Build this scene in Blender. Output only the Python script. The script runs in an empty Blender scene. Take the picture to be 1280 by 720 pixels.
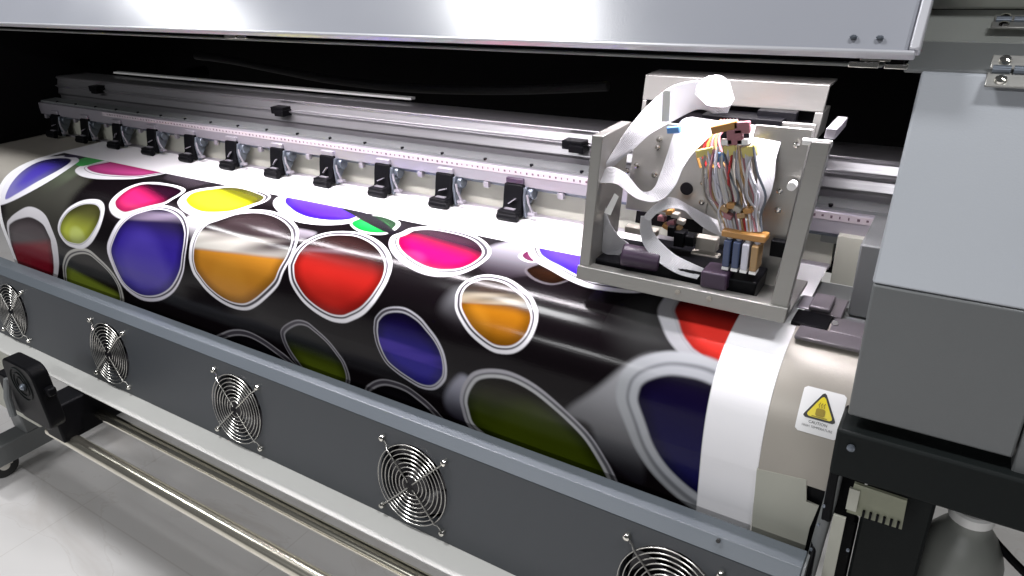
import bpy, bmesh, math, random
import numpy as np
from mathutils import Vector, Matrix
random.seed(7)
PI = math.pi
SC = bpy.context.scene
COL = SC.collection
# ------------------------------------------------------------------ camera model
F = 896.0; H = 1.30                      # focal length in photo pixels, camera height
def _ax():
    X = -np.array([-880-640, 0-360, F]); X /= np.linalg.norm(X)
    Y = np.array([1277-640, -100-360, F]); Y -= X*(X@Y); Y /= np.linalg.norm(Y)
    return np.array([X, Y, np.cross(X, Y)])
R = _ax()
def ray(u, v):
    return R @ np.array([(u-640)/F, (v-360)/F, 1.0])
def at_y(u, v, y):
    """point of the place seen at a photo pixel, on the upright plane at depth y"""
    d = ray(u, v); k = y/d[1]
    return Vector((d[0]*k, y, d[2]*k+H))
cam = bpy.data.cameras.new('camera'); co = bpy.data.objects.new('camera', cam); COL.objects.link(co)
cam.sensor_width = 36; cam.lens = F/1280*36; cam.clip_start = .02; cam.clip_end = 100
M = Matrix.Identity(4)
for i in range(3):
    M[i][0] = R[i, 0]; M[i][1] = -R[i, 1]; M[i][2] = -R[i, 2]
M[2][3] = H
co.matrix_world = M
SC.camera = co
# ------------------------------------------------------------------ materials
def mat(name, col, rough=.5, metal=0., bump=0., bscale=200, var=0., vscale=8, coat=0., spec=.5, aniso=None, trans=0., emit=None):
    m = bpy.data.materials.new(name); m.use_nodes = True
    n = m.node_tree.nodes; l = m.node_tree.links; b = n['Principled BSDF']
    b.inputs['Base Color'].default_value = (*col, 1); b.inputs['Roughness'].default_value = rough
    b.inputs['Metallic'].default_value = metal; b.inputs['Coat Weight'].default_value = coat
    b.inputs['Specular IOR Level'].default_value = spec
    b.inputs['Transmission Weight'].default_value = trans
    if emit: b.inputs['Emission Color'].default_value = (*col, 1); b.inputs['Emission Strength'].default_value = emit
    tc = n.new('ShaderNodeTexCoord')
    vec = tc.outputs['Object']
    if aniso:
        mp = n.new('ShaderNodeMapping'); mp.inputs['Scale'].default_value = aniso
        l.new(vec, mp.inputs['Vector']); vec = mp.outputs['Vector']
    if var:
        t = n.new('ShaderNodeTexNoise'); t.inputs['Scale'].default_value = vscale; t.inputs['Detail'].default_value = 6
        l.new(vec, t.inputs['Vector'])
        mx = n.new('ShaderNodeMix'); mx.data_type = 'RGBA'
        mx.inputs['A'].default_value = (*[c*(1-var) for c in col], 1); mx.inputs['B'].default_value = (*[min(1, c*(1+var)) for c in col], 1)
        l.new(t.outputs['Fac'], mx.inputs['Factor']); l.new(mx.outputs['Result'], b.inputs['Base Color'])
        mr = n.new('ShaderNodeMapRange'); mr.inputs['To Min'].default_value = max(.02, rough*.75); mr.inputs['To Max'].default_value = min(1, rough*1.25)
        l.new(t.outputs['Fac'], mr.inputs['Value']); l.new(mr.outputs['Result'], b.inputs['Roughness'])
    if bump:
        t2 = n.new('ShaderNodeTexNoise'); t2.inputs['Scale'].default_value = bscale; t2.inputs['Detail'].default_value = 3
        l.new(vec, t2.inputs['Vector'])
        bp = n.new('ShaderNodeBump'); bp.inputs['Strength'].default_value = bump; bp.inputs['Distance'].default_value = .001
        l.new(t2.outputs['Fac'], bp.inputs['Height']); l.new(bp.outputs['Normal'], b.inputs['Normal'])
    return m
MT = dict(
    lid=mat('lid_paint', (.30, .31, .345), .22, bump=.05, bscale=500, var=.03),
    cover=mat('cover_paint', (.38, .40, .43), .42, bump=.12, bscale=600, var=.03),
    dark_grey=mat('dark_grey_paint', (.135, .142, .144), .42, bump=.12, bscale=600, var=.08),
    mid_grey=mat('grey_paint', (.24, .25, .235), .45, bump=.1, bscale=600, var=.05),
    panel=mat('panel_paint', (.050, .055, .062), .42, bump=.12, bscale=700, var=.10, vscale=5),
    beige=mat('beige_metal', (.35, .325, .285), .42, metal=.15, bump=.08, bscale=300, var=.05),
    cream=mat('cream_paint', (.42, .42, .36), .5, bump=.08, bscale=400, var=.04),
    strip=mat('strip_paint', (.42, .42, .40), .45, bump=.08, bscale=400, var=.04),
    black=mat('black_plastic', (.004, .004, .005), .42, spec=.08, bump=.1, bscale=400, var=.2),
    inner=mat('matt_black', (.0025, .002, .003), .8, spec=.15),
    beam=mat('charcoal_paint', (.008, .010, .010), .5, spec=.12, bump=.1, bscale=500, var=.1),
    alu=mat('brushed_aluminium', (.46, .45, .47), .33, metal=.85, bump=.12, bscale=60, var=.08, vscale=14, aniso=(.15, 3, 10)),
    alu_plate=mat('milled_aluminium', (.31, .305, .288), .36, metal=.75, bump=.12, bscale=90, var=.10, vscale=10, aniso=(1, 1, 6)),
    bar=mat('lavender_aluminium', (.36, .34, .38), .35, metal=.5, var=.06),
    steel=mat('blue_grey_steel', (.15, .17, .20), .32, metal=.6, var=.06),
    chrome=mat('chrome', (.80, .78, .72), .12, metal=1.0, var=.04, vscale=3),
    tube=mat('steel_tube', (.74, .71, .60), .20, metal=.95, var=.06, vscale=3, aniso=(.3, 4, 4)),
    ruler=mat('ruler_white', (.44, .39, .42), .4),
    tick=mat('ruler_print', (.10, .06, .08), .5),
    ribbon=mat('ribbon_cable', (.47, .47, .49), .32, var=.05, vscale=20),
    white=mat('white_plastic', (.82, .82, .80), .35),
    wh_label=mat('label_white', (.80, .80, .80), .35),
    yellow=mat('warning_yellow', (.75, .62, .02), .4),
    ink=mat('label_ink', (.03, .03, .03), .5),
    olive=mat('label_symbol', (.30, .22, .01), .5),
    y_con=mat('yellow_plastic', (.58, .50, .16), .4), b_con=mat('blue_plastic', (.10, .25, .55), .4),
    orange=mat('amber_plastic', (.38, .19, .05), .3), pink=mat('pink_plastic', (.30, .12, .14), .4),
    red=mat('red_wire', (.35, .02, .02), .4),
    clear=mat('smoky_plastic', (.55, .55, .62), .15, spec=.6), amber=mat('amber_ink', (.32, .20, .09), .2), navy=mat('blue_ink', (.05, .07, .14), .2),
    purple=mat('purple_plastic', (.035, .018, .04), .4),
    bottle=mat('grey_bottle', (.24, .25, .23), .45, var=.12, vscale=6),
    pcb=mat('green_board', (.23, .24, .17), .5, var=.2, vscale=60),
    fan=mat('fan_black', (.02, .018, .022), .35), hub=mat('fan_hub', (.06, .05, .07), .4),
    guard=mat('dull_wire', (.50, .49, .46), .27, metal=.95, var=.06, vscale=20),
    stn=mat('station_metal', (.15, .135, .15), .35, metal=.3, var=.1),
    rubber=mat('caster_rubber', (.03, .03, .03), .6),
)
# ------------------------------------------------------------------ mesh helpers
class MB:
    def __init__(s): s.bm = bmesh.new()
    def quad(s, pts):
        vs = [s.bm.verts.new(p) for p in pts]; s.bm.faces.new(vs)
    def box(s, x0, x1, y0, y1, z0, z1, rot=None, c=None):
        P = [Vector((x, y, z)) for x in (x0, x1) for y in (y0, y1) for z in (z0, z1)]
        if rot is not None:
            c = Vector(c) if c else Vector(((x0+x1)/2, (y0+y1)/2, (z0+z1)/2)); P = [rot @ (p-c)+c for p in P]
        v = [s.bm.verts.new(p) for p in P]
        for f in ((0, 1, 3, 2), (4, 6, 7, 5), (0, 4, 5, 1), (2, 3, 7, 6), (0, 2, 6, 4), (1, 5, 7, 3)): s.bm.faces.new([v[i] for i in f])
        return v
    def prism(s, prof, x0, x1, cap=True):
        """closed (y, z) outline pushed along x"""
        a = [s.bm.verts.new((x0, y, z)) for y, z in prof]; b = [s.bm.verts.new((x1, y, z)) for y, z in prof]; n = len(prof)
        for i in range(n): s.bm.faces.new((a[i], a[(i+1) % n], b[(i+1) % n], b[i]))
        if cap: s.bm.faces.new(a[::-1]); s.bm.faces.new(b)
    def sheet(s, prof, x0, x1, t=.002):
        """open (y, z) line given thickness t and pushed along x"""
        q = [Vector(p) for p in prof]; off = []
        for i, p in enumerate(q):
            d = (q[min(i+1, len(q)-1)]-q[max(i-1, 0)]).normalized(); off.append(p+Vector((-d.y, d.x))*t)
        s.prism([tuple(p) for p in q]+[tuple(p) for p in off[::-1]], x0, x1)
    def tube(s, pts, r, n=8, closed=False):
        pts = [Vector(p) for p in pts]; rings = []; N = len(pts); up = None
        rr = r if isinstance(r, (list, tuple)) else [r]*N
        for i, p in enumerate(pts):
            if closed: d = (pts[(i+1) % N]-pts[i-1]).normalized()
            else: d = (pts[min(i+1, N-1)]-pts[max(i-1, 0)]).normalized()
            if up is None: up = Vector((0, 0, 1)) if abs(d.z) < .9 else Vector((0, 1, 0))
            sd = d.cross(up).normalized(); up = sd.cross(d).normalized()
            rings.append([s.bm.verts.new(p+(sd*math.cos(2*PI*k/n)+up*math.sin(2*PI*k/n))*rr[i]) for k in range(n)])
        for i in range(N if closed else N-1):
            a, b = rings[i], rings[(i+1) % N]
            for k in range(n): s.bm.faces.new((a[k], a[(k+1) % n], b[(k+1) % n], b[k]))
        if not closed: s.bm.faces.new(rings[0][::-1]); s.bm.faces.new(rings[-1])
    def cyl(s, p, d, r, n=20): s.tube([Vector(p), Vector(p)+Vector(d)], r, n)
    def lathe(s, c, prof, n=32, axis='z'):
        """prof is (radius, height) from bottom to top"""
        rings = []
        for r, h in prof:
            ring = []
            for k in range(n):
                a = 2*PI*k/n; q = (r*math.cos(a), r*math.sin(a), h)
                if axis == 'y': q = (q[0], h, q[1])
                if axis == 'x': q = (h, q[0], q[1])
                ring.append(s.bm.verts.new(Vector(c)+Vector(q)))
            rings.append(ring)
        for a, b in zip(rings, rings[1:]):
            for k in range(n): s.bm.faces.new((a[k], a[(k+1) % n], b[(k+1) % n], b[k]))
        s.bm.faces.new(rings[0][::-1]); s.bm.faces.new(rings[-1])
    def ribbon(s, L, Rr, t=.0012):
        """flat cable between two edge lines"""
        L = [Vector(p) for p in L]; Rr = [Vector(p) for p in Rr]; n = len(L); A = []
        for i in range(n):
            tan = ((L[min(i+1, n-1)]+Rr[min(i+1, n-1)])-(L[max(i-1, 0)]+Rr[max(i-1, 0)])).normalized()
            nr = tan.cross(Rr[i]-L[i]).normalized()*t
            A.append([s.bm.verts.new(p) for p in (L[i]+nr, Rr[i]+nr, Rr[i]-nr, L[i]-nr)])
        for a, b in zip(A, A[1:]):
            for k in range(4): s.bm.faces.new((a[k], a[(k+1) % 4], b[(k+1) % 4], b[k]))
        s.bm.faces.new(A[0][::-1]); s.bm.faces.new(A[-1])
    def shear(s, k, z0):
        for v in s.bm.verts: v.co.x += k*(v.co.z-z0)
    def build(s, name, m, parent=None, bevel=0., smooth=False, seg=2, angle=35):
        bmesh.ops.recalc_face_normals(s.bm, faces=s.bm.faces)
        me = bpy.data.meshes.new(name)
        s.bm.to_mesh(me); s.bm.free()
        me.materials.append(MT[m] if isinstance(m, str) else m)
        o = bpy.data.objects.new(name, me); COL.objects.link(o)
        if parent: o.parent = parent
        if bevel:
            b = o.modifiers.new('bevel', 'BEVEL'); b.width = bevel; b.segments = seg; b.limit_method = 'ANGLE'; b.angle_limit = math.radians(40)
        if smooth or bevel:
            me.polygons.foreach_set('use_smooth', [True]*len(me.polygons))
            me.set_sharp_from_angle(angle=math.radians(angle))
        return o
def thing(name, label, cat, loc=(0, 0, 0), group=None):
    o = bpy.data.objects.new(name, None); COL.objects.link(o); o.empty_display_size = .1
    o['label'] = label; o['category'] = cat
    if group: o['group'] = group
    return o
def tag(o, label, cat, group=None):
    o['label'] = label; o['category'] = cat
    if group: o['group'] = group
    return o
def cr(pts, k=8, closed=False):
    """Catmull-Rom through the points"""
    P = [np.array(p, float) for p in pts]; n = len(P); out = []
    for i in range(n if closed else n-1):
        if closed: a, b, c, d = P[i-1], P[i], P[(i+1) % n], P[(i+2) % n]
        else: a, b, c, d = P[max(i-1, 0)], P[i], P[i+1], P[min(i+2, n-1)]
        for j in range(k):
            t = j/k; out.append(.5*((2*b)+(c-a)*t+(2*a-5*b+4*c-d)*t*t+(3*b-a-3*c+d)*t**3))
    if not closed: out.append(P[-1])
    return out
# ------------------------------------------------------------------ media / platen profile (y, z)
def _profile():
    pts = [(1.04, -.378), (.90, -.378), (.78, -.378)]
    P0, P1, P2, P3 = map(np.array, ((.78, -.378), (.665, -.378), (.622, -.40), (.619, -.50)))
    for i in range(1, 61):
        t = i/60; q = (1-t)**3*P0+3*(1-t)**2*t*P1+3*(1-t)*t*t*P2+t**3*P3; pts.append(tuple(q))
    pts += [(.6195, -.53), (.620, -.56), (.620, -.60), (.621, -.66), (.624, -.72)]
    return np.array(pts)
PR = _profile(); PR[:, 1] += H
SEG = np.r_[0, np.cumsum(np.hypot(*np.diff(PR, axis=0).T))]          # arc length
THp = np.degrees(np.arctan2(PR[:, 1]-H, PR[:, 0])); RRp = np.hypot(PR[:, 0], PR[:, 1]-H)
# angle seen from the camera falls steadily along the profile
def uv2xs(u, v):
    d = ray(u, v); th = math.degrees(math.atan2(d[2], d[1])); th = max(th, THp[-1])
    s = np.interp(-th, -THp, SEG); r = np.interp(-th, -THp, RRp)
    return d[0]/math.hypot(d[1], d[2])*r, s
def surf(s, off=0.):
    y = np.interp(s, SEG, PR[:, 0]); z = np.interp(s, SEG, PR[:, 1])
    e = .004; y1 = np.interp(s+e, SEG, PR[:, 0])-np.interp(s-e, SEG, PR[:, 0]); z1 = np.interp(s+e, SEG, PR[:, 1])-np.interp(s-e, SEG, PR[:, 1])
    L = np.hypot(y1, z1)+1e-9
    return y+off*z1/L, z-off*y1/L                                     # outward is towards -y / +z
XL, XCUT, XB, XE = -1.704, -.1755, -.116, -.0455
# ------------------------------------------------------------------ printed artwork on the banner
def artwork(xs, ss):
    nx, ns = len(xs), len(ss); G = np.zeros((ns, nx, 3)); SS, XX = np.meshgrid(ss, xs, indexing='ij')
    paper = np.array([.86, .85, .87])
    G[:] = (.0045, .003, .004)
    def win(P, pad=.01):
        i0, i1 = np.searchsorted(xs, [P[:, 0].min()-pad, P[:, 0].max()+pad]); j0, j1 = np.searchsorted(ss, [P[:, 1].min()-pad, P[:, 1].max()+pad])
        return slice(max(j0, 0), min(j1, ns)), slice(max(i0, 0), min(i1, nx))
    def sdf(P, X, S):
        A = P; B = np.roll(P, -1, 0); best = np.full(X.shape, 1e9); ins = np.zeros(X.shape, bool)
        for (ax, ay), (bx, by) in zip(A, B):
            ex, ey = bx-ax, by-ay; L = ex*ex+ey*ey
            if L < 1e-14: continue
            t = np.clip(((X-ax)*ex+(S-ay)*ey)/L, 0, 1); best = np.minimum(best, (X-ax-t*ex)**2+(S-ay-t*ey)**2)
            c = ((ay > S) != (by > S)); ins ^= c & (X < (bx-ax)*(S-ay)/(by-ay+1e-15)+ax)
        d = np.sqrt(best); return np.where(ins, d, -d)                # positive inside
    def sm(a, b, x): t = np.clip((x-a)/(b-a), 0, 1); return t*t*(3-2*t)
    def put(w, al, c): G[w] = G[w]*(1-al[..., None])+np.asarray(c)*al[..., None]
    E = .0007
    def poly(px, k=6): return np.array([uv2xs(*p) for p in cr(px, k, True)])
    def patch(px, c0, c1=None, soft=.002, dirn=(0, 1), al=1., k=6):
        P = poly(px, k); w = win(P, .02); X, S = XX[w], SS[w]
        if X.size == 0: return
        d = sdf(P, X, S); a = sm(-soft, soft, d)*al; c = np.array(c0, float)
        if c1 is not None:
            q = X*dirn[0]+S*dirn[1]; pq = P[:, 0]*dirn[0]+P[:, 1]*dirn[1]; t = sm(0, 1, (q-pq.min())/(pq.max()-pq.min()))
            c = np.array(c0)*(1-t[..., None])+np.array(c1)*t[..., None]
        put(w, a, c)
    def blob(px, col, dark=(.02, .012, .015), rw=(.006, .0085, .0105), rc=(.80, .78, .82), rc2=None, fat=.5, fd=(-.7, .7), split=.3, soft=.25, tilt=0., glow=None, gap=(.05, .045, .055), e=None, streak=None):
        P = poly(px); w = win(P); X, S = XX[w], SS[w]; E = e or .0010
        if X.size == 0: return
        d = sdf(P, X, S); c = P.mean(0); hx = np.ptp(P[:, 0])/2; hs = np.ptp(P[:, 1])/2
        vx = (X-c[0])/hx; vs = (S-c[1])/hs; L = np.hypot(vx, vs)+1e-6
        m = 1+fat*(vx*fd[0]+vs*fd[1])/L
        w1 = rw[0]*m; w2 = w1+(rw[1]-rw[0])*np.clip(1.9-m, .3, 1.6); w3 = w2+(rw[2]-rw[1])
        put(w, sm(-E, E, d), np.array(rc))
        shade = sm(.2, 1.3, vs*.6-vx*.2+.5)[..., None]
        G[w] = np.where((d > 0)[..., None], G[w]*(1-.18*shade), G[w])
        put(w, sm(w1-E, w1+E, d), gap); put(w, sm(w2-E, w2+E, d), np.array(rc2 if rc2 else rc)*.9)
        t = sm(split-soft/2, split+soft/2, (vs+tilt*vx+1)/2)
        C = np.array(dark)*(1-t[..., None])+np.array(col)*t[..., None]
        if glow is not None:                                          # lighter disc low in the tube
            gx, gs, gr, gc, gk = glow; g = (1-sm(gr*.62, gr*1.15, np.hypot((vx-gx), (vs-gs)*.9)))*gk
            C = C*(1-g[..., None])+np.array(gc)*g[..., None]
        # the darker rim of the tube's far wall
        rim = (1-sm(.0, .020, d-w3))*.50; C = C*(1-rim[..., None])
        if streak is not None:  # pale streak: printed tone plus the film's reflection painted into the colour
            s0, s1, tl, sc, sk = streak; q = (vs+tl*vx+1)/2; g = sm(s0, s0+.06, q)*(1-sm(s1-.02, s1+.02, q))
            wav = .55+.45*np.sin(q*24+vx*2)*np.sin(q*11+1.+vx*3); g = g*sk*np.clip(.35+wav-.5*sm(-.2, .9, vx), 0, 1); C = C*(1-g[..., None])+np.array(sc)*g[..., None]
        put(w, sm(w3-E, w3+E, d), C)
    # soft tube bodies behind the openings
    patch([(8, 250), (40, 235), (90, 215), (110, 225), (90, 250), (75, 300), (60, 320), (20, 330)], (.055, .055, .045), (.02, .016, .016), .02)
    patch([(52, 228), (92, 206), (104, 213), (70, 238), (56, 246)], (.16, .20, .13), (.05, .05, .04), .012, al=.7)
    patch([(150, 250), (240, 268), (238, 300), (150, 275)], (.05, .04, .045), (.02, .015, .02), .015)
    patch([(236, 272), (262, 273), (262, 280), (243, 300), (236, 288)], (.75, .73, .76), (.10, .09, .10), .006)
    patch([(218, 219), (250, 224), (262, 229), (235, 237), (226, 232), (205, 224)], (.045, .035, .045), (.02, .015, .02), .006)
    patch([(595, 318), (652, 302), (672, 322), (690, 338), (640, 348), (604, 340)], (.30, .29, .33), (.02, .015, .02), .008)
    patch([(350, 285), (395, 292), (380, 300), (362, 300)], (.22, .20, .23), (.05, .04, .05), .004)
    patch([(560, 372), (575, 365), (580, 400), (578, 412), (562, 402), (552, 388)], (.12, .12, .13), (.015, .012, .015), .012)
    patch([(559, 488), (577, 468), (590, 480), (592, 530), (575, 525), (558, 508)], (.30, .30, .36), (.01, .008, .015), .006)
    patch([(708, 514), (745, 487), (800, 447), (830, 452), (800, 520), (806, 600), (778, 590), (750, 560), (738, 530)], (.36, .36, .38), (.008, .007, .010), .006)
    patch([(790, 385), (822, 378), (842, 425), (835, 442), (795, 440), (778, 415)], (.03, .03, .03), (.03, .03, .03), .03)
    # magenta sliver and the dark ring beside the violet opening
    blob([(648, 322), (654, 316), (666, 313), (672, 322), (668, 330), (655, 328)], (.16, .02, .08), (.16, .06, .12), (.003, .0035, .004), split=.2)
    blob([(656, 340), (668, 333), (690, 330), (715, 345), (712, 352), (690, 358), (668, 352)], (.016, .006, .003), (.006, .004, .005), (.0015, .002, .003), rc=(.10, .09, .10), split=.2, soft=.6)
    # lower dark rings
    G_ = (.30, .29, .31)
    blob([(271, 423), (280.6, 415), (294.7, 411), (310, 412.7), (327.5, 421), (346, 433.8), (365, 449), (382, 472), (350, 485), (290, 450)], (.005, .004, .006), (.005, .004, .006), (.0025, .0095, .012), rc=G_, fat=.2)
    blob([(355, 408), (369.7, 399.4), (383.8, 401), (396, 410), (412, 424.4), (424.4, 440), (434, 455), (439, 478), (425, 492), (395, 480), (365, 445), (353, 420)], (.07, .095, .006), (.004, .004, .004), (.002, .0065, .009), rc=(.26, .25, .27), fat=.5, fd=(.7, -.3), split=.60, soft=.35, tilt=0)
    blob([(457.5, 487), (465, 477.5), (478, 473), (493, 475), (510.6, 482), (528, 494.7), (542, 507), (558, 525), (575, 550), (525, 545), (465, 510)], (.005, .004, .006), (.005, .004, .006), (.002, .008, .011), rc=G_, fat=.2)
    blob([(79.7, 337.5), (81, 325), (87.5, 314), (100, 309.4), (112.5, 311.7), (125, 322), (137.5, 334), (147, 347), (154, 362), (156, 382), (140, 395), (110, 382), (85, 358)], (.15, .19, .02), (.010, .008, .006), (.005, .0085, .012), rc=(.42, .41, .38), fat=.3, fd=(.7, -.5), split=.56, soft=.12, tilt=-.2)
    blob([(10, 282), (14, 272), (24, 264), (36, 258.6), (48, 261), (59, 270), (67, 287.5), (72.6, 303), (74.5, 319), (74.5, 334), (70, 352), (50, 362), (24, 342), (16, 312)], (.17, .007, .016), (.075, .060, .065), (.013, .0135, .014), rc=(.62, .60, .63), fat=.75, fd=(.8, -.6), split=.50, soft=.10, tilt=.25)
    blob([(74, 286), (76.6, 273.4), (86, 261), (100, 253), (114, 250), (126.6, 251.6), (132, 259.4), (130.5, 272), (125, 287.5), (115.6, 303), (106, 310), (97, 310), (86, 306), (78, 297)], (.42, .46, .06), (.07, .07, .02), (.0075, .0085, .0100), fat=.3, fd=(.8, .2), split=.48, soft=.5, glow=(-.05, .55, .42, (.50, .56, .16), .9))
    blob([(95, 216), (97, 211), (108, 206.6), (127, 203), (150, 200.5), (178, 204), (203, 211), (213, 215), (207, 218), (189, 221.5), (167.5, 224.8), (142.5, 225.6), (120.6, 224.8), (103, 221.5)], (.60, .07, .28), (.36, .01, .11), (.011, .0145, .019), fat=.55, split=.35, soft=.35)
    patch([(92, 203.5), (105, 198.5), (118, 197), (138, 200), (122, 204.5), (102, 209)], (.05, .36, .08), None, .002)
    # blue half-moon at the left edge, white underneath
    patch([(-3, 256), (0, 238), (14, 216), (36, 202), (62, 197), (88, 196), (99, 201), (92, 208), (60, 229), (20, 250)], (.80, .78, .84), None, .001)
    patch([(8, 249), (14, 232.5), (28, 216), (46, 204.5), (64, 199.8), (84, 199), (89, 203), (76, 212.5), (47, 228.5), (22, 243)], (.006, .004, .05), (.20, .18, .46), .002)
    patch([(23, 232), (36, 216), (54, 206), (70, 209), (50, 222), (32, 234)], (.05, .025, .42), None, .018, al=.7)
    patch([(80, 196.5), (92, 193.5), (112, 194.5), (104, 197.5), (90, 198)], (.03, .02, .06), None, .002)
    blob([(138, 261), (139, 253), (147, 244), (161, 235), (177, 230), (192.5, 229), (210, 231), (224, 234), (232, 238), (230, 242.5), (217.5, 250), (205, 257), (185, 263), (165, 271), (153, 274), (142.5, 269)], (.50, .015, .11), (.015, .003, .010), (.0070, .0085, .0105), fat=.6, split=.42, soft=.35, tilt=-.35)
    blob([(223, 256), (225, 250), (233, 243), (248, 238), (270, 235), (289, 233.3), (307.5, 235), (325, 240), (338, 246), (333, 253), (318, 259), (300, 266), (282, 271), (262, 272.8), (245, 272), (230, 265)], (.88, .90, .02), (.10, .10, .0), (.0070, .0105, .0130), fat=.5, split=.36, soft=.22, tilt=-.30)
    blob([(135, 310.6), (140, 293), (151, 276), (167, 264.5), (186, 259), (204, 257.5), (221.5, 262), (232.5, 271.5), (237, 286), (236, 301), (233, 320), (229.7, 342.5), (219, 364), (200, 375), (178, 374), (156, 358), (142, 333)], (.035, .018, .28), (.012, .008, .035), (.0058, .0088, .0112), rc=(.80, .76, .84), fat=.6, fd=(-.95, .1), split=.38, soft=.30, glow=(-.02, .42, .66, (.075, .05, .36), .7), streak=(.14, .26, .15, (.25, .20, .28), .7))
    blob([(342, 257.5), (344, 250), (354, 245), (385, 236), (430, 240), (458, 258), (458, 271), (445, 278.6), (429, 281.9), (410.6, 283), (392, 281.9), (373, 278.8), (357.5, 273), (348, 265.5)], (.055, .012, .62), (.10, .05, .66), (.011, .0135, .018), fat=.35, split=.36, soft=.30)
    blob([(438, 281), (445, 288.8), (457.5, 293.4), (473, 295.2), (484, 294), (495, 288.8), (500.5, 282.5), (498, 277.8), (485.6, 273), (468, 270.5), (448, 275)], (.01, .36, .06), (.02, .07, .025), (.004, .0045, .005), rc=(.75, .82, .76), fat=.7, fd=(.9, 0), split=.35, soft=.3, tilt=-.6)
    patch([(420, 258), (439, 262), (470, 273), (490, 287), (501, 296), (494, 296.8), (470, 286), (439, 269)], (.006, .005, .008), None, .0015)
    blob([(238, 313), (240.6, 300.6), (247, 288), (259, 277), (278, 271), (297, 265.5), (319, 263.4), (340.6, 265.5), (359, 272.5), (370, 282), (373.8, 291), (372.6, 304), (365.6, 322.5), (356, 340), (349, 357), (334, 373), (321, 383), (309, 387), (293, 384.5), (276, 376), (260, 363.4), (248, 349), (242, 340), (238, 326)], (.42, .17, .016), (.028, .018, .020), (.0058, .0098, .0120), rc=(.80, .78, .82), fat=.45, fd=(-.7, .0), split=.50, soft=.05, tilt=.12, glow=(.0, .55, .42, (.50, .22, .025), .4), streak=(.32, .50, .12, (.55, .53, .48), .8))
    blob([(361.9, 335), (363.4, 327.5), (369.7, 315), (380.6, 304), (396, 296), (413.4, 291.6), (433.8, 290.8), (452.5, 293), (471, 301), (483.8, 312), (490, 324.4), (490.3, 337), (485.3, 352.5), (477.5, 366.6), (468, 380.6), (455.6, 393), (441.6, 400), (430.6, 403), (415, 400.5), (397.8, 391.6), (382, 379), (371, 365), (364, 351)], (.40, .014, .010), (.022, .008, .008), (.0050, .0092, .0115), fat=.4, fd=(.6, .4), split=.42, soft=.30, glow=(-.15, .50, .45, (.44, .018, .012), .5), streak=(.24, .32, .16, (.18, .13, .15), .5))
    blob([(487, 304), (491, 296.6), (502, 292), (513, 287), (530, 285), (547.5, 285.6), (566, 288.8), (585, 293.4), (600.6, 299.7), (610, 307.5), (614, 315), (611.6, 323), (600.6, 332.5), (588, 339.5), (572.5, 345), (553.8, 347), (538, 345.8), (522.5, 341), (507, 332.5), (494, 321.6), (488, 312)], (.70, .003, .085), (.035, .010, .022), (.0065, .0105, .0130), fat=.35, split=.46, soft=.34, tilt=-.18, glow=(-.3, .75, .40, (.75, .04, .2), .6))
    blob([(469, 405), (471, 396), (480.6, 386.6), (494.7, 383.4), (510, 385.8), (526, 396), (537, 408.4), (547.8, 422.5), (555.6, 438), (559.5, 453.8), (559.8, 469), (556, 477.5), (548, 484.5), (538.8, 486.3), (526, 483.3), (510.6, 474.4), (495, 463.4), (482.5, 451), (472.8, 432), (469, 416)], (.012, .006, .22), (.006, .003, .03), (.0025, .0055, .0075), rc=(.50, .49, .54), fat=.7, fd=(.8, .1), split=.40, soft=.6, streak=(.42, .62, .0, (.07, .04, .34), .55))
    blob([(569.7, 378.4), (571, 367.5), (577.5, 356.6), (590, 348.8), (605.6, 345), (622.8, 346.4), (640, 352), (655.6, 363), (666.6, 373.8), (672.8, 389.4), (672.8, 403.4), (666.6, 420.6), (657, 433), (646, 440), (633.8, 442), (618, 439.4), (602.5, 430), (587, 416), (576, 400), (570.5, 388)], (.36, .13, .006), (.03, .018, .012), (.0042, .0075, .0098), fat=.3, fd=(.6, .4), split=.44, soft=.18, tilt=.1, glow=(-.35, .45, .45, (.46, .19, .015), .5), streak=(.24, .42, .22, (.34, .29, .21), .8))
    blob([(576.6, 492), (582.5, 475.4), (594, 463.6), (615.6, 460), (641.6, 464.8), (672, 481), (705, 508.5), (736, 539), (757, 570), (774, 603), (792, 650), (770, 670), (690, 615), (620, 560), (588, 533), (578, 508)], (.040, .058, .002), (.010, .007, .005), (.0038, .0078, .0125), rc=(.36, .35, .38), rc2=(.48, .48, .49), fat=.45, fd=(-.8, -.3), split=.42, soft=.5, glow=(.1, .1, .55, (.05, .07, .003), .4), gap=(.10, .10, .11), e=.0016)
    blob([(662, 300), (659, 308), (662, 321), (673, 331), (687.5, 339), (709, 351), (733, 360.8), (756, 365.2), (780, 367.8), (800, 367.8), (819, 364), (850, 345), (850, 312), (750, 288), (690, 285)], (.055, .018, .55), (.075, .03, .58), (.0080, .0115, .0150), fat=.3, split=.62, soft=.5)
    blob([(838, 370), (828, 377), (822, 390), (826, 405), (835, 425), (848, 441), (862, 453), (900, 470), (960, 455), (970, 400), (930, 372), (870, 366)], (.55, .028, .020), (.12, .008, .008), (.012, .0125, .015), rc=(.36, .36, .38), fat=.4, fd=(-.9, 0), split=.40, soft=.2, gap=(.2, .2, .2), e=.002)
    blob([(772, 500), (773, 480), (781, 462), (800, 448), (833, 440), (867, 443), (900, 453), (950, 480), (985, 540), (960, 600), (915, 640), (890, 642), (872, 637), (845, 618), (818, 592), (797, 562), (781, 525)], (.003, .002, .055), (.006, .003, .018), (.009, .0150, .025), rc=(.36, .37, .39), rc2=(.42, .43, .46), fat=.5, fd=(-.6, -.5), split=.45, soft=.7, gap=(.16, .165, .18), e=.0028)
    # paper beyond the printed part
    s_front = uv2xs(475, 271.3)[1]
    edge = s_front+.0012*np.sin(XX*9)
    a = 1-sm(-.0008, .0008, SS-edge); G[:] = G*(1-a[..., None])+paper*a[..., None]
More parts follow.
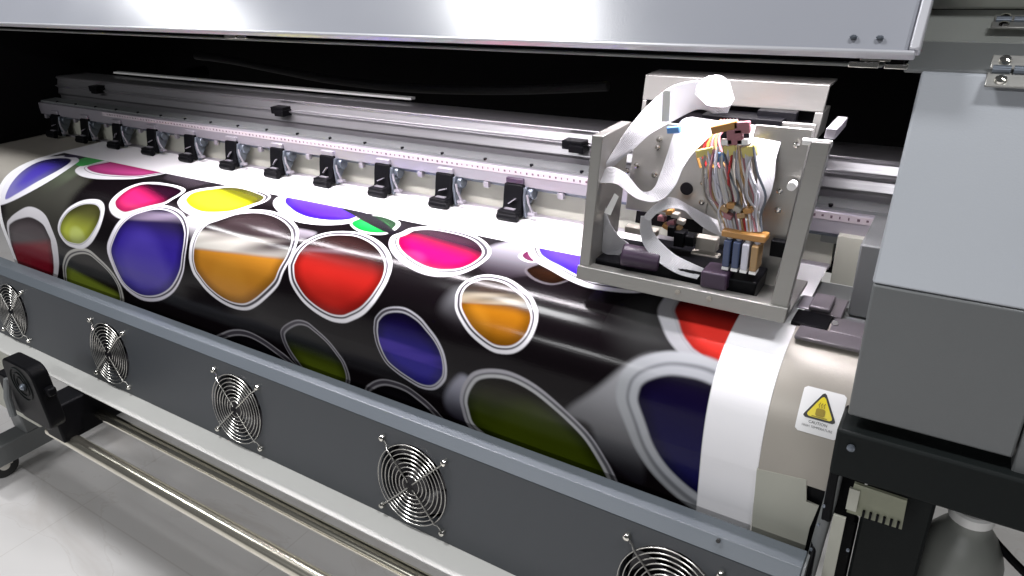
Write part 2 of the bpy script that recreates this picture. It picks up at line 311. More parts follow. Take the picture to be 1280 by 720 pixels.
    a = sm(-.0006, .0006, XX-XCUT); G[:] = G*(1-a[..., None])+paper*a[..., None]
    mw = .012+.004*sm(.35, .2, SS-s_front)
    a = 1-sm(-.0006, .0006, XX-(XL+mw)); G[:] = G*(1-a[..., None])+paper*a[..., None]
    return G
def banner():
    s0, s1 = .0, SEG[-1]-.02
    xs = np.arange(XL, XB+.0005, .00105); xs[-1] = XB
    ss = np.r_[np.linspace(s0, .14, 8), np.arange(.1412, s1, .00105)]
    G = artwork(xs, ss); nx, ns = len(xs), len(ss)
    y, z = surf(ss, .0022)
    X, Y = np.meshgrid(xs, y); _, Z = np.meshgrid(xs, z); 
    # the film lies almost flat: a millimetre of ripple
    rip = .00035*np.sin(X*21+1.3)*np.sin(ss[:, None]*30)+.00022*np.sin(X*53)*np.sin(ss[:, None]*17+2)
    Y = Y-rip*(ss[:, None] > .2); Z = Z+rip
    co_ = np.stack([X, Y, Z], -1).reshape(-1, 3)
    idx = np.arange(nx*ns).reshape(ns, nx)
    q = np.stack([idx[:-1, :-1], idx[1:, :-1], idx[1:, 1:], idx[:-1, 1:]], -1).reshape(-1, 4)
    me = bpy.data.meshes.new('printed_banner'); nf = len(q)
    me.vertices.add(len(co_)); me.vertices.foreach_set('co', co_.astype(np.float32).ravel())
    me.loops.add(nf*4); me.loops.foreach_set('vertex_index', q.astype(np.int32).ravel())
    me.polygons.add(nf); me.polygons.foreach_set('loop_start', np.arange(0, nf*4, 4, dtype=np.int32))
    try: me.polygons.foreach_set('loop_total', np.full(nf, 4, np.int32))
    except Exception: pass
    me.update(calc_edges=True); me.polygons.foreach_set('use_smooth', [True]*nf)
    ca = me.color_attributes.new('print', 'FLOAT_COLOR', 'POINT')
    ca.data.foreach_set('color', np.concatenate([G.reshape(-1, 3), np.ones((nx*ns, 1))], 1).astype(np.float32).ravel())
    m = bpy.data.materials.new('glossy_film'); m.use_nodes = True; n = m.node_tree.nodes; l = m.node_tree.links; b = n['Principled BSDF']
    a = n.new('ShaderNodeAttribute'); a.attribute_name = 'print'; l.new(a.outputs['Color'], b.inputs['Base Color'])
    b.inputs['Roughness'].default_value = .17; b.inputs['Specular IOR Level'].default_value = .15
    b.inputs['Coat Weight'].default_value = .0
    t = n.new('ShaderNodeTexNoise'); t.inputs['Scale'].default_value = 260; mp = n.new('ShaderNodeMapping'); mp.inputs['Scale'].default_value = (.12, 1, 1)
    tc = n.new('ShaderNodeTexCoord'); l.new(tc.outputs['Object'], mp.inputs['Vector']); l.new(mp.outputs['Vector'], t.inputs['Vector'])
    bp = n.new('ShaderNodeBump'); bp.inputs['Strength'].default_value = .10; bp.inputs['Distance'].default_value = .0006
    l.new(t.outputs['Fac'], bp.inputs['Height']); l.new(bp.outputs['Normal'], b.inputs['Normal'])
    me.materials.append(m)
    o = bpy.data.objects.new('printed_banner', me); COL.objects.link(o)
    tag(o, 'glossy black banner printed with rings of coloured paint-pot openings, curving down over the platen', 'banner')
    return o
banner()
def z(v): return v+H
# ------------------------------------------------------------------ floor, wall behind
def floor():
    m = bpy.data.materials.new('pale_marble_tile'); m.use_nodes = True; n = m.node_tree.nodes; l = m.node_tree.links; b = n['Principled BSDF']
    tc = n.new('ShaderNodeTexCoord')
    nz = n.new('ShaderNodeTexNoise'); nz.inputs['Scale'].default_value = 2.2; nz.inputs['Detail'].default_value = 7; nz.inputs['Distortion'].default_value = .5
    mp = n.new('ShaderNodeMapping'); mp.inputs['Scale'].default_value = (1.1, 2.6, 1); mp.inputs['Rotation'].default_value = (0, 0, .7); l.new(tc.outputs['Object'], mp.inputs['Vector']); l.new(mp.outputs['Vector'], nz.inputs['Vector'])
    rp = n.new('ShaderNodeValToRGB'); e = rp.color_ramp.elements
    e[0].position = .36; e[0].color = (.70, .67, .65, 1); e[1].position = .52; e[1].color = (.78, .76, .75, 1)
    x = e.new(.455); x.color = (.77, .75, .74, 1); x = e.new(.4625); x.color = (.71, .68, .66, 1); x = e.new(.47); x.color = (.78, .76, .75, 1)
    l.new(nz.outputs['Fac'], rp.inputs['Fac'])
    br = n.new('ShaderNodeTexBrick'); br.offset = 0; br.inputs['Scale'].default_value = 1; br.inputs['Brick Width'].default_value = .6; br.inputs['Row Height'].default_value = .6
    br.inputs['Mortar Size'].default_value = .002; br.inputs['Mortar Smooth'].default_value = .3; br.inputs['Color1'].default_value = br.inputs['Color2'].default_value = (1, 1, 1, 1); br.inputs['Mortar'].default_value = (.90, .89, .88, 1)
    l.new(tc.outputs['Object'], br.inputs['Vector'])
    mx = n.new('ShaderNodeMix'); mx.data_type = 'RGBA'; mx.blend_type = 'MULTIPLY'; mx.inputs['Factor'].default_value = 1
    l.new(rp.outputs['Color'], mx.inputs['A']); l.new(br.outputs['Color'], mx.inputs['B']); l.new(mx.outputs['Result'], b.inputs['Base Color'])
    b.inputs['Roughness'].default_value = .22
    s = MB(); s.quad([(-7, -4, 0), (5, -4, 0), (5, 5, 0), (-7, 5, 0)]); o = s.build('floor', m); o['kind'] = 'structure'
    wl = MB(); wl.box(-7, 5, 3.2, 3.3, 0, 3); w = wl.build('back_wall', mat('pale_wall', (.62, .62, .56), .7, bump=.1, bscale=40)); w['kind'] = 'structure'
floor()
# ------------------------------------------------------------------ the printer
PRN = thing('wide_format_printer', 'large grey wide-format inkjet printer with raised lid, open front and fan-vented drying panel', 'printer')
# lid (sloped, satin), pixel angle of its lower edge is -7.87 degrees
lid = MB(); ca, sa = math.cos(math.radians(49)), math.sin(math.radians(49))
ly, lz = .662, z(-.0915)
lid.box(-2.6, -.047, ly, ly+.5*ca, 0, .001); lid.bm.clear()
P0 = Vector((0, ly, lz)); dU = Vector((0, ca, sa)); dN = Vector((0, sa, -ca))
def slab(b, x0, x1, u0, u1, n0, n1):
    pts = [P0+dU*u+dN*n_ for u, n_ in ((u0, n0), (u1, n0), (u1, n1), (u0, n1))]
    b.prism([(p.y, p.z) for p in pts], x0, x1)
slab(lid, -2.6, -.055, 0, .55, 0, .007)
LID = lid.build('lid', 'lid', PRN, bevel=.003)
t = MB(); slab(t, -2.6, -.0495, -.001, .003, -.002, .0075); slab(t, -.0545, -.0465, .0035, .55, -.003, .008); t.build('edge_trim', mat('silver_trim', (.62, .62, .66), .3, metal=.4), LID, bevel=.0015)
t = MB()
for px in (1065, 1098):
    p = at_y(px, 57, ly+.006); q = P0+dU*.014; q.x = p.x; t.lathe((q.x, q.y-.002, q.z+.001), [(.003, -.0015), (.003, 0), (.0015, .0012)], 12, 'z')
t.build('rivet', 'steel', LID, smooth=True)
# thin bright frame rail under the lid with two latch clips
fy = .70
t = MB(); t.prism([(fy, z(-.1086)), (fy+.02, z(-.1086)), (fy+.02, z(-.1055)), (fy, z(-.1055))], -2.3, -.075); FR = t.build('lid_stop_rail', 'mid_grey', PRN, bevel=.001)
t = MB(); t.prism([(fy+.004, z(-.1050)), (fy+.035, z(-.1050)), (fy+.035, z(-.035)), (fy+.03, z(-.035)), (fy+.03, z(-.10)), (fy+.004, z(-.10))], -2.3, -.06); t.build('lid_seal', 'inner', PRN)
for px, pv in ((290, 46), (1080, 81)):
    p = at_y(px, pv, fy-.004); t = MB(); t.box(p.x-.012, p.x+.012, p.y-.004, p.y+.004, p.z-.002, p.z+.003); t.box(p.x+.016, p.x+.034, p.y-.004, p.y+.004, p.z-.002, p.z+.002); t.box(p.x-.004, p.x+.020, p.y-.001, p.y+.004, p.z+.003, p.z+.006)
    t.build('latch_clip', 'chrome', PRN, bevel=.0007)
# black chamber: roof, back wall, side walls
t = MB(); t.box(-2.35, 1.2, 1.20, 1.22, z(-.52), z(.12)); t.box(-1.96, -1.94, .74, 1.2, z(-.3765), z(.1)); t.build('chamber_wall', 'inner', PRN)
t = MB(); t.box(-2.6, 1.2, .86, 1.20, z(.05), z(.07)); t.build('chamber_roof', 'inner', PRN)
# left housing beyond the chamber
t = MB(); t.prism([(.66, z(-.36)), (.66, z(-.12)), (.72, z(-.03)), (1.2, z(-.03)), (1.2, z(-.36))], -2.6, -2.03); t.build('left_housing', 'beam', PRN, bevel=.004)
# rail beam (aluminium extrusion) -------------------------------------------------
y0 = .93
def zz(y, th): return z(y*math.tan(math.radians(th)))
t = MB(); t.prism([(y0, zz(y0, -17.5)), (y0-.004, zz(y0-.004, -17.3)), (y0, zz(y0, -16.5)), (y0-.007, zz(y0-.007, -16.25)), (y0, zz(y0, -16.05)), (y0+.004, zz(y0+.004, -15.3)), (y0+.0, zz(y0, -15.05)), (y0+.004, zz(y0+.004, -14.85)), (1.01, zz(1.01, -14.0)), (1.03, zz(1.03, -14.0)), (1.03, z(-.32)), (y0, z(-.32))], -2.3, -.01)
RAIL = t.build('rail_beam', 'alu', PRN, bevel=.0012)
t = MB(); t.box(-1.8, -.86, 1.0, 1.012, zz(1.0, -14.0)+.004, zz(1.0, -13.9)+.006); t.build('drive_belt', 'white', PRN)
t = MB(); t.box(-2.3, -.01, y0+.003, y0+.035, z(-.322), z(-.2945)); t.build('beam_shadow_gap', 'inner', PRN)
for px, pv in ((120, 111), (350, 138), (718, 181)):
    p = at_y(px, pv, y0-.01); t = MB(); t.box(p.x-.017, p.x+.017, p.y-.008, p.y+.014, p.z-.006, p.z+.007); t.box(p.x-.004, p.x+.02, p.y-.012, p.y+.012, p.z-.009, p.z+.002); t.build('rail_stop', 'black', PRN, bevel=.001)
# hose sagging at the back
t = MB(); t.tube([at_y(u, v, 1.10) for u, v in cr([(245, 70), (290, 76), (350, 88), (420, 101), (520, 111), (640, 113), (760, 108)], 6)], .008, 10); t.build('cable_hose', 'rubber', PRN, smooth=True)
t = MB(); p = at_y(243, 92, 1.06); t.cyl((p.x, p.y-.02, p.z), (0, .05, 0), .014, 20); t.build('belt_pulley', 'black', PRN, smooth=True)
# ruler bar ---------------------------------------------------------------------
yr = .872
t = MB(); t.prism([(yr, zz(yr, -20.6)), (yr, zz(yr, -19.55)), (yr+.0008, zz(yr+.0008, -19.05)), (yr+.004, zz(yr+.004, -18.95)), (yr+.045, zz(yr+.004, -18.95)), (yr+.045, zz(yr, -20.6))], -2.3, -.02); BAR = t.build('ruler_bar', 'bar', PRN, bevel=.0008)
t = MB(); t.box(-2.3, -.02, yr+.008, yr+.044, zz(yr+.004, -18.95)+.0002, zz(yr+.004, -18.95)+.004); STR = t.build('top_channel', 'dark_grey', BAR)
for i in range(24):
    t = MB(); x = -1.95+i*.083; t.cyl((x, yr+.010, zz(yr+.004, -18.95)+.003), (0, 0, .0035), .0028, 8); t.build('channel_screw', 'black', BAR)
t = MB(); t.prism([(yr-.0008, zz(yr, -19.62)), (yr-.0008, zz(yr, -19.12)), (yr+.0004, zz(yr, -19.12)), (yr+.0004, zz(yr, -19.62))], -1.66, -.02); t.build('scale_strip', 'ruler', BAR)
t = MB(); x = -1.64
zt = zz(yr, -19.30)
while x < -.04:                       # tiny printed marks, too small to read in the photograph
    h = random.choice((.0020, .0024, .0028)); t.box(x, x+random.choice((.0016, .0026, .0032)), yr-.0012, yr-.0009, zt-h, zt+.0006); x += .0098
t.build('scale_marks', 'tick', BAR)
t = MB(); t.box(-2.3, -.02, yr+.006, yr+.012, zz(yr, -20.6)-.006, zz(yr, -20.6)-.0005)
t.build('lower_flange', 'steel', BAR, bevel=.0006)
for i in range(12):
    t = MB(); x = -.49-.1306*i+.0; t.box(x, x+.009, yr-.001, yr+.006, zz(yr, -20.6)-.010, zz(yr, -20.6)-.001); t.build('flange_clip', 'bar', BAR, bevel=.0006)
# plate behind the clamps
t = MB(); t.box(-2.3, -.115, .893, .897, z(-.3795), z(-.325)); t.box(-.108, -.02, .86, .875, z(-.385), z(-.325)); t.build('rear_plate', 'cream', PRN)
t = MB(); t.box(-2.3, -.115, .880, .8925, z(-.3785), z(-.3745)); t.build('plate_lip', 'bar', PRN, bevel=.001)
# platen ------------------------------------------------------------------------
sP = [float(s) for s in np.r_[.0, .14, np.linspace(.2, SEG[62], 44)]]
prof = [tuple(map(float, surf(s, 0.))) for s in sP]
t = MB(); t.sheet(prof, -2.4, -.1165, .0)if False else None
def skin(b, x0, x1, s_list, off, thick):
    a = [tuple(map(float, surf(s, off))) for s in s_list]; c = [tuple(map(float, surf(s, off-thick))) for s in s_list]
    b.prism(a+c[::-1], x0, x1)
t = MB(); skin(t, -2.2, -.1175, sP, .0, .004); PL = t.build('platen', 'beige', PRN, smooth=True, angle=50)
# right end cap of the platen, stands a little proud
sA = float(uv2xs(1010, 402)[1]); sB = float(uv2xs(1037, 613)[1])
t = MB(); skin(t, XB+.0008, XE, [float(s) for s in np.linspace(sA, sB, 40)], .0035, .006); CAP = t.build('platen_end_cap', 'beige', PRN, smooth=True, angle=50)
t = MB()
for u, v in ((1043, 409),):
    p = uv2xs(u, v); yy, zq = surf(p[1], .004); t.cyl((p[0], yy, zq), (0, -.001, .002), .0035, 12)
t.build('screw', 'ink', CAP)
# warning label on the end cap
lc = uv2xs(1026, 516)
def onlab(x, h, off):
    yy, zq = surf(lc[1]-h, off); return (lc[0]+x, float(yy), float(zq))
def flatpoly(b, outline, off, nh=10):
    """convex outline (x, h) laid on the curved cap"""
    hs = [h for _, h in outline]; lo, hi = min(hs), max(hs)
    def span(h):
        xs_ = []
        for (xa, ha), (xb, hb) in zip(outline, outline[1:]+outline[:1]):
            if (ha <= h <= hb or hb <= h <= ha) and abs(ha-hb) > 1e-9: xs_.append(xa+(xb-xa)*(h-ha)/(hb-ha))
        return min(xs_), max(xs_)
    rows = []
    for i in range(nh+1):
        h = lo+(hi-lo)*min(max(i/nh, 1e-4), 1-1e-4); a, c = span(h); rows.append([b.bm.verts.new(onlab(a, h, off)), b.bm.verts.new(onlab(c, h, off))])
    for r0, r1 in zip(rows, rows[1:]): b.bm.faces.new((r0[0], r0[1], r1[1], r1[0]))
def rrect(w, h, r, n=5):
    out = []
    for cx, cy, a0 in ((w-r, h-r, 0), (-w+r, h-r, 90), (-w+r, -h+r, 180), (w-r, -h+r, 270)):
        out += [(cx+r*math.cos(math.radians(a0+90*i/n)), cy+r*math.sin(math.radians(a0+90*i/n))) for i in range(n+1)]
    return out
t = MB(); flatpoly(t, rrect(.0195, .0215, .003), .0040, 20); LAB = t.build('warning_label', 'wh_label', CAP)
def tri(k, dy=0):
    pts = []
    for a in (90, 210, 330):
        cx, cy = math.cos(math.radians(a))*(k-.002), math.sin(math.radians(a))*(k-.002)+dy
        pts += [(cx+.002*math.cos(math.radians(a+d)), cy+.002*math.sin(math.radians(a+d))) for d in (-60, -30, 0, 30, 60)]
    return pts
t = MB(); flatpoly(t, tri(.0165, .002), .0044, 20); t.build('triangle_border', 'ink', LAB)
t = MB(); flatpoly(t, tri(.0128, .002), .0048, 16); t.build('triangle_field', 'yellow', LAB)
t = MB()
flatpoly(t, rrect(.0042, .0035, .0014), .0052, 8)
for k in (-.0028, 0, .0028):
    rows = []
    for i in range(9):
        h = .0042+i*.0006; x = k*.8+.0005*math.sin(i*1.1); rows.append((t.bm.verts.new(onlab(x-.0004, h, .0052)), t.bm.verts.new(onlab(x+.0004, h, .0052))))
    for r0, r1 in zip(rows, rows[1:]): t.bm.faces.new((r0[0], r0[1], r1[1], r1[0]))
rows = [(t.bm.verts.new(onlab(-.007, -.0040, .0052)), t.bm.verts.new(onlab(.007, -.0040, .0052))), (t.bm.verts.new(onlab(-.007, -.0048, .0052)), t.bm.verts.new(onlab(.007, -.0048, .0052)))]
t.bm.faces.new((rows[0][0], rows[0][1], rows[1][1], rows[1][0]))
t.build('heat_symbol', 'olive', LAB)
def text_on(txt, size, h0, name):
    cu = bpy.data.curves.new(name, 'FONT'); cu.body = txt; cu.size = size; cu.align_x = 'CENTER'; cu.resolution_u = 2
    ob = bpy.data.objects.new(name, cu); COL.objects.link(ob); bpy.context.view_layer.update()
    me = bpy.data.meshes.new_from_object(ob.evaluated_get(bpy.context.evaluated_depsgraph_get())); bpy.data.objects.remove(ob); bpy.data.curves.remove(cu)
    for v in me.vertices: v.co = Vector(onlab(v.co.x, h0+v.co.y, .0046))
    me.materials.clear(); me.materials.append(MT['ink']); o = bpy.data.objects.new(name, me); COL.objects.link(o); o.parent = LAB
text_on('CAUTION', .0038, -.0115, 'caution_text'); text_on('HIGH TEMPERATURE', .0030, -.0155, 'temperature_text')
# platform parts right of the platen: small plates around the parking station
t = MB(); t.box(-.30, -.02, .74, .86, z(-.395), z(-.386)); t.build('station_floor', 'dark_grey', PRN)
for i, (a, b, c, d, m_) in enumerate((((-.112, -.047, .690, .7165, 'stn')), ((-.084, -.046, .7185, .752, 'stn')), ((-.122, -.0855, .7185, .752, 'black')), ((-.108, -.078, .754, .800, 'stn')), ((-.125, -.110, .757, .79, 'bar')))):  # the black one is shadow beside the carriage, put in as a plate
    t = MB(); t.box(a, b, c, d, z(-.3785), z(-.3745-(i % 2)*.001)); o = t.build('station_plate', m_, PRN, bevel=.001)
t = MB(); t.box(-.112, -.090, .752, .79, z(-.374), z(-.368)); t.build('wiper_pad', 'stn', PRN, bevel=.002)
t = MB(); t.box(-.075, -.046, .78, .92, z(-.384), z(-.30)); t.box(-.05, -.02, .72, .93, z(-.40), z(-.31)); t.build('station_housing', 'dark_grey', PRN, bevel=.002)
t = MB(); t.box(-.15, -.03, .90, .92, z(-.335), z(-.315)); t.box(-.13, -.11, .885, .90, z(-.345), z(-.30)); t.box(-.09, -.06, .885, .90, z(-.335), z(-.318)); t.build('station_bracket', 'mid_grey', PRN, bevel=.001)
# pinch clamps --------------------------------------------------------------------
def clamp(x):
    zb = zz(yr, -20.6)
    a = MB(); a.prism([(yr-.006, zb+.004), (yr+.004, zb+.004), (yr+.004, z(-.371)), (yr-.012, z(-.373)), (yr-.020, z(-.366)), (yr-.013, z(-.357)), (yr-.010, zb-.012)], x-.0165, x+.0165)
    A = a.build('pinch_clamp', 'black', PRN, bevel=.0015)
    f = MB(); f.tube([(x-.019, yr-.024, z(-.3695)), (x+.017, yr-.024, z(-.3695))], .0062, 14); f.box(x-.018, x+.016, yr-.028, yr-.006, z(-.3665), z(-.360)); f.build('pinch_roller', 'black', A, bevel=.0015)
    h = MB(); h.box(x-.010, x+.008, yr-.020, yr-.012, z(-.3598), z(-.3585)); h.box(x-.006, x+.009, yr-.0165, yr-.0125, z(-.348), z(-.3465), Matrix.Rotation(math.radians(random.uniform(-50, -15)), 3, 'Y')); h.build('wear_mark', 'bar', A)
    g = MB(); r_ = []
    n_ = 12; c = Vector((x+.022, yr+.006, zb-.012))
    for k in range(n_+1):
        q = -PI/2+PI*k/n_; r_.append((c.y+.002+.0*k, c.z))
    g.prism([(yr-.006, zb+.001), (yr+.016, zb+.001), (yr+.018, zb-.012), (yr+.014, zb-.022), (yr+.004, zb-.034), (yr-.004, z(-.3735)), (yr-.009, z(-.3735)), (yr-.010, zb-.014)], x+.0175, x+.0215)
    g.cyl((x+.0215, yr+.006, zb-.010), (.008, 0, 0), .0095, 20); g.build('side_bracket', 'steel', A, bevel=.001)
    s_ = MB(); s_.tube([(x+.026, yr-.010, zb-.008), (x+.029, yr-.012, zb-.020), (x+.034, yr-.010, zb-.034)], .0018, 8); s_.box(x+.028, x+.040, yr-.014, yr-.006, zb-.038, zb-.034); s_.build('release_lever', 'bar', A)
    k_ = MB(); k_.box(x-.014, x+.016, yr-.005, yr+.004, zb+.0045, zb+.013); k_.build('clamp_pad', 'purple' if x > -.6 else 'bar', A, bevel=.0015)
for k in range(11): clamp(-.562-.1306*k)
# ------------------------------------------------------------------ front drying panel (trough) with fans
TX0, TX1 = -2.45, -.0545
PT = Vector((.562, z(-.576))); PBt = Vector((.538, z(-.7125)))
dP = (PT-PBt); LP = dP.length; dPn = dP/LP
def pan(x, h, off=0.):            # h measured down from the top edge, off out of the panel
    q = PT-dPn*h; nrm = Vector((-dPn.y, dPn.x)); return Vector((x, q.x+nrm.x*off, q.y+nrm.y*off))
fanx = [-.179-.3582*i for i in range(6)]; fh = None
HC = .0735-.002                   # fan centre below the top edge
t = MB(); cellw = .075; RO = .0575; n = 48
xs_ = sorted(fanx); cur = TX0
def rect(x0, x1, h0, h1): t.quad([pan(x0, h0), pan(x1, h0), pan(x1, h1), pan(x0, h1)])
for fx in xs_:
    a, b = fx-cellw, fx+cellw; b = min(b, TX1)
    rect(cur, a, 0, LP); cur = b
    h0, h1 = HC-.0685, HC+.0635
    rect(a, b, 0, h0); rect(a, b, h1, LP)
    inn, out = [], []
    for k in range(n):
        q = 2*PI*k/n; c, s_ = math.cos(q), math.sin(q); inn.append(t.bm.verts.new(pan(fx+RO*c, HC+RO*s_)))
        hx = (b-fx) if c > 0 else (fx-a); hy = (h1-HC) if s_ > 0 else (HC-h0)
        kk = min(hx/abs(c) if abs(c) > 1e-6 else 9, hy/abs(s_) if abs(s_) > 1e-6 else 9); out.append(t.bm.verts.new(pan(fx+kk*c, HC+kk*s_)))
    corners = {(1, 1): (b, h1), (-1, 1): (a, h1), (-1, -1): (a, h0), (1, -1): (b, h0)}
    for k in range(n):
        k2 = (k+1) % n; vs = [inn[k], out[k], out[k2], inn[k2]]; pa, pb = out[k].co, out[k2].co
        q = 2*PI*(k+.5)/n; key = (1 if math.cos(q) > 0 else -1, 1 if math.sin(q) > 0 else -1); cx, ch = corners[key]
        cpt = pan(cx, ch)
        on_x = lambda p: abs(p.x-cx) < 1e-5
        if on_x(pa) != on_x(pb) and (pa-cpt).length > 1e-5 and (pb-cpt).length > 1e-5:
            vs = [inn[k], out[k], t.bm.verts.new(cpt), out[k2], inn[k2]]
        t.bm.faces.new(vs)
    nb = [t.bm.verts.new(v.co+Vector((0, .02, -.003))) for v in inn]
    for k in range(n): t.bm.faces.new((inn[k], inn[(k+1) % n], nb[(k+1) % n], nb[k]))
rect(cur, TX1, 0, LP)
bmesh.ops.remove_doubles(t.bm, verts=t.bm.verts, dist=1e-5)
PAN = t.build('front_panel', 'panel', PRN)
t = MB(); t.prism([(.562, z(-.576)), (.574, z(-.5625)), (.5985, z(-.5625)), (.6015, z(-.566)), (.6035, z(-.66)), (.6015, z(-.66)), (.599, z(-.568)), (.575, z(-.566)), (.5645, z(-.578))], TX0, TX1); TOP = t.build('panel_top_fold', mat('fold_paint', (.10, .115, .13), .36, bump=.1, bscale=600, var=.05), PRN, bevel=.0012)
t = MB(); t.prism([(.538, z(-.713)), (.502, z(-.7195)), (.502, z(-.7215)), (.545, z(-.7215)), (.545, z(-.713))], TX0, TX1+.0); t.build('bottom_flange', 'strip', PRN, bevel=.001)
t = MB(); t.box(TX0, TX1, .548, .598, z(-.728), z(-.7225)); t.box(TX0, TX1, .596, .598, z(-.7225), z(-.662)); t.build('panel_back', 'black', PRN)
t = MB(); p = uv2xs(897, 676); q = at_y(898, 676, .569); t.cyl((q.x, q.y-.002, q.z+.001), (0, .003, -.001), .0022, 10); t.build('fold_screw', 'ink', TOP)
t = MB(); t.prism([(.560, z(-.5765)), (.574, z(-.564)), (.5985, z(-.564)), (.604, z(-.72)), (.54, z(-.72))], TX1+.0005, TX1+.003); t.build('panel_end_plate', 'dark_grey', PRN)
def fan(fx):
    cn = pan(fx, HC)
    g = MB()
    for i, r in enumerate([.0578, .0515, .0452, .0389, .0326, .0263, .0200, .0137]):
        g.tube([pan(fx+r*math.cos(2*PI*k/48), HC+r*math.sin(2*PI*k/48), .0045) for k in range(48)], .0008, 6, True)
    for sx in (-1, 1):
        for sh in (-1, 1):
            c = .0525
            g.tube([pan(fx+sx*.004, HC+sh*.004, .0065), pan(fx+sx*.025, HC+sh*.025, .0066), pan(fx+sx*.042, HC+sh*.042, .0066), pan(fx+sx*.045, HC+sh*.0445, .003), pan(fx+sx*c, HC+sh*c, .0022)], .0011, 6)
    Gd = g.build('fan_guard', 'guard', PAN, smooth=True)
    for sx in (-1, 1):
        for sh in (-1, 1):
            s_ = MB(); p0 = pan(fx+sx*.0525, HC+sh*.0525, 0); p1 = pan(fx+sx*.0525, HC+sh*.0525, .0035); p2 = pan(fx+sx*.0525, HC+sh*.0525, .0058); p3 = pan(fx+sx*.0525, HC+sh*.0525, .007)
            s_.tube([p0, p1, p2, p3], [.0046, .0046, .0036, .0012], 14); s_.build('screw', 'chrome', PAN, smooth=True)
    b = MB(); c = pan(fx, HC, -.014)
    nrm = Vector((0, -dPn.y, dPn.x)).normalized(); ex = Vector((1, 0, 0)); eh = Vector((0, dPn.x, dPn.y))
    for k in range(7):
        a0 = 2*PI*k/7+fx*9; L0 = []; L1 = []
        for j in range(7):
            r = .018+(.056-.018)*j/6; tw = .45*(1-j/8); w = .30+.10*j/6
            aa = a0+j*.10
            L0.append(c+(ex*math.cos(aa)+eh*math.sin(aa))*r+nrm*(.006*tw)); L1.append(c+(ex*math.cos(aa+w*2)+eh*math.sin(aa+w*2))*r-nrm*(.012*tw+.004))
        b.ribbon(L0, L1, .0006)
    b.tube([c-nrm*.008, c+nrm*.004, c+nrm*.006], [.0185, .0185, .016], 28); b.build('fan_rotor', 'fan', PAN, smooth=True)
    k_ = MB(); k_.box(fx-.0595, fx+.0595, c.y+.010, c.y+.013, c.z-.056, c.z+.054); k_.build('fan_back', 'inner', PAN)
for fx in fanx: fan(fx)
# cream inner plate below the end cap
def plate(pts, y, th, name, m, parent):
    b = MB(); a = [at_y(u, v, y) for u, v in pts]; va = [b.bm.verts.new(p) for p in a]; vb = [b.bm.verts.new(p+Vector((0, th, 0))) for p in a]
    b.bm.faces.new(va); b.bm.faces.new(vb[::-1])
    for i in range(len(a)): b.bm.faces.new((va[i], va[(i+1) % len(a)], vb[(i+1) % len(a)], vb[i]))
    return b.build(name, m, parent)
plate([(938, 676), (946, 586), (1008, 600), (1008, 627), (1023, 634), (1012, 660), (1005, 690)], .6155, .003, 'inner_plate', 'cream', PRN)
t = MB(); t.box(-.113, -.048, .622, .632, z(-.74), z(-.50)); t.build('cap_gap_dark', 'black', PRN)  # black sheet added so the gap below the cap stays dark
# ------------------------------------------------------------------ right cabinet
CX = -.0445; CXR = 1.2
t = MB(); t.prism([(.604, z(-.2643)), (.690, z(-.1085)), (.78, z(-.115)), (.78, z(-.2643))], CX, CXR); t.build('sloped_cover', 'cover', PRN, bevel=.002)
t = MB(); t.prism([(.604, z(-.2650)), (.604, z(-.3955)), (.70, z(-.3955)), (.70, z(-.2650))], CX+.0008, .0815); t.box(.083, CXR, .6045, .70, z(-.41), z(-.2650)); t.build('cabinet_front', 'dark_grey', PRN, bevel=.002)
t = MB(); t.prism([(.694, z(-.1068)), (.80, zz(.80, -7.0)), (.80, zz(.80, -7.0)-.004), (.694, z(-.1108))], -.058, CXR); t.build('cover_back_strip', 'dark_grey', PRN, bevel=.0015)
t = MB(); t.prism([(.802, zz(.802, -6.97)), (.95, zz(.95, -5.03)), (.95, zz(.95, -5.03)-.004), (.802, zz(.802, -6.97)-.004)], -.085, CXR); t.build('rear_strip', 'mid_grey', PRN, bevel=.0015)
t = MB(); t.box(-.10, CXR, .953, .98, z(-.0836), z(.12)); t.build('rear_housing', mat('pale_green_grey', (.62, .64, .56), .45, bump=.1, bscale=500), PRN, bevel=.003)
t = MB(); t.box(CX+.01, CXR, .71, .95, z(-.39), z(-.145)); t.box(CX+.003, CX+.0095, .70, 1.15, z(-.40), z(-.145)); t.build('cabinet_side', 'beam', PRN)
def hinge(px, pv, y, tilt):
    p = at_y(px, pv, y); rt = Matrix.Rotation(tilt, 3, 'X')
    def B(b, x0, x1, a0, a1, n0, n1): b.box(p.x+x0, p.x+x1, p.y+a0, p.y+a1, p.z+n0, p.z+n1, rt, p)
    h = MB(); B(h, 0, .044, .002, .016, 0, .0025); B(h, -.001, .044, -.016, -.002, 0, .0025); Hn = h.build('hinge', 'alu_plate', PRN, bevel=.0008)
    k = MB(); c = rt @ Vector((0, 0, .003))+p
    for i in range(3): k.tube([c+Vector((.002+i*.014, 0, 0)), c+Vector((.014+i*.014, 0, 0))], .0036, 12)
    k.build('hinge_barrel', 'steel', Hn, smooth=True)
    k = MB()
    for xx in (.009, .034):
        for aa in (-.010, .010):
            q = rt @ Vector((xx, aa, .0025))+p; nn = rt @ Vector((0, 0, 1)); k.tube([q, q+nn*.002, q+nn*.003], [.0046, .004, .0015], 12)
    k.build('hinge_screws', 'chrome', Hn, smooth=True)
hinge(1236, 90, .688, math.radians(38)); hinge(1241, 29, .84, math.radians(14))
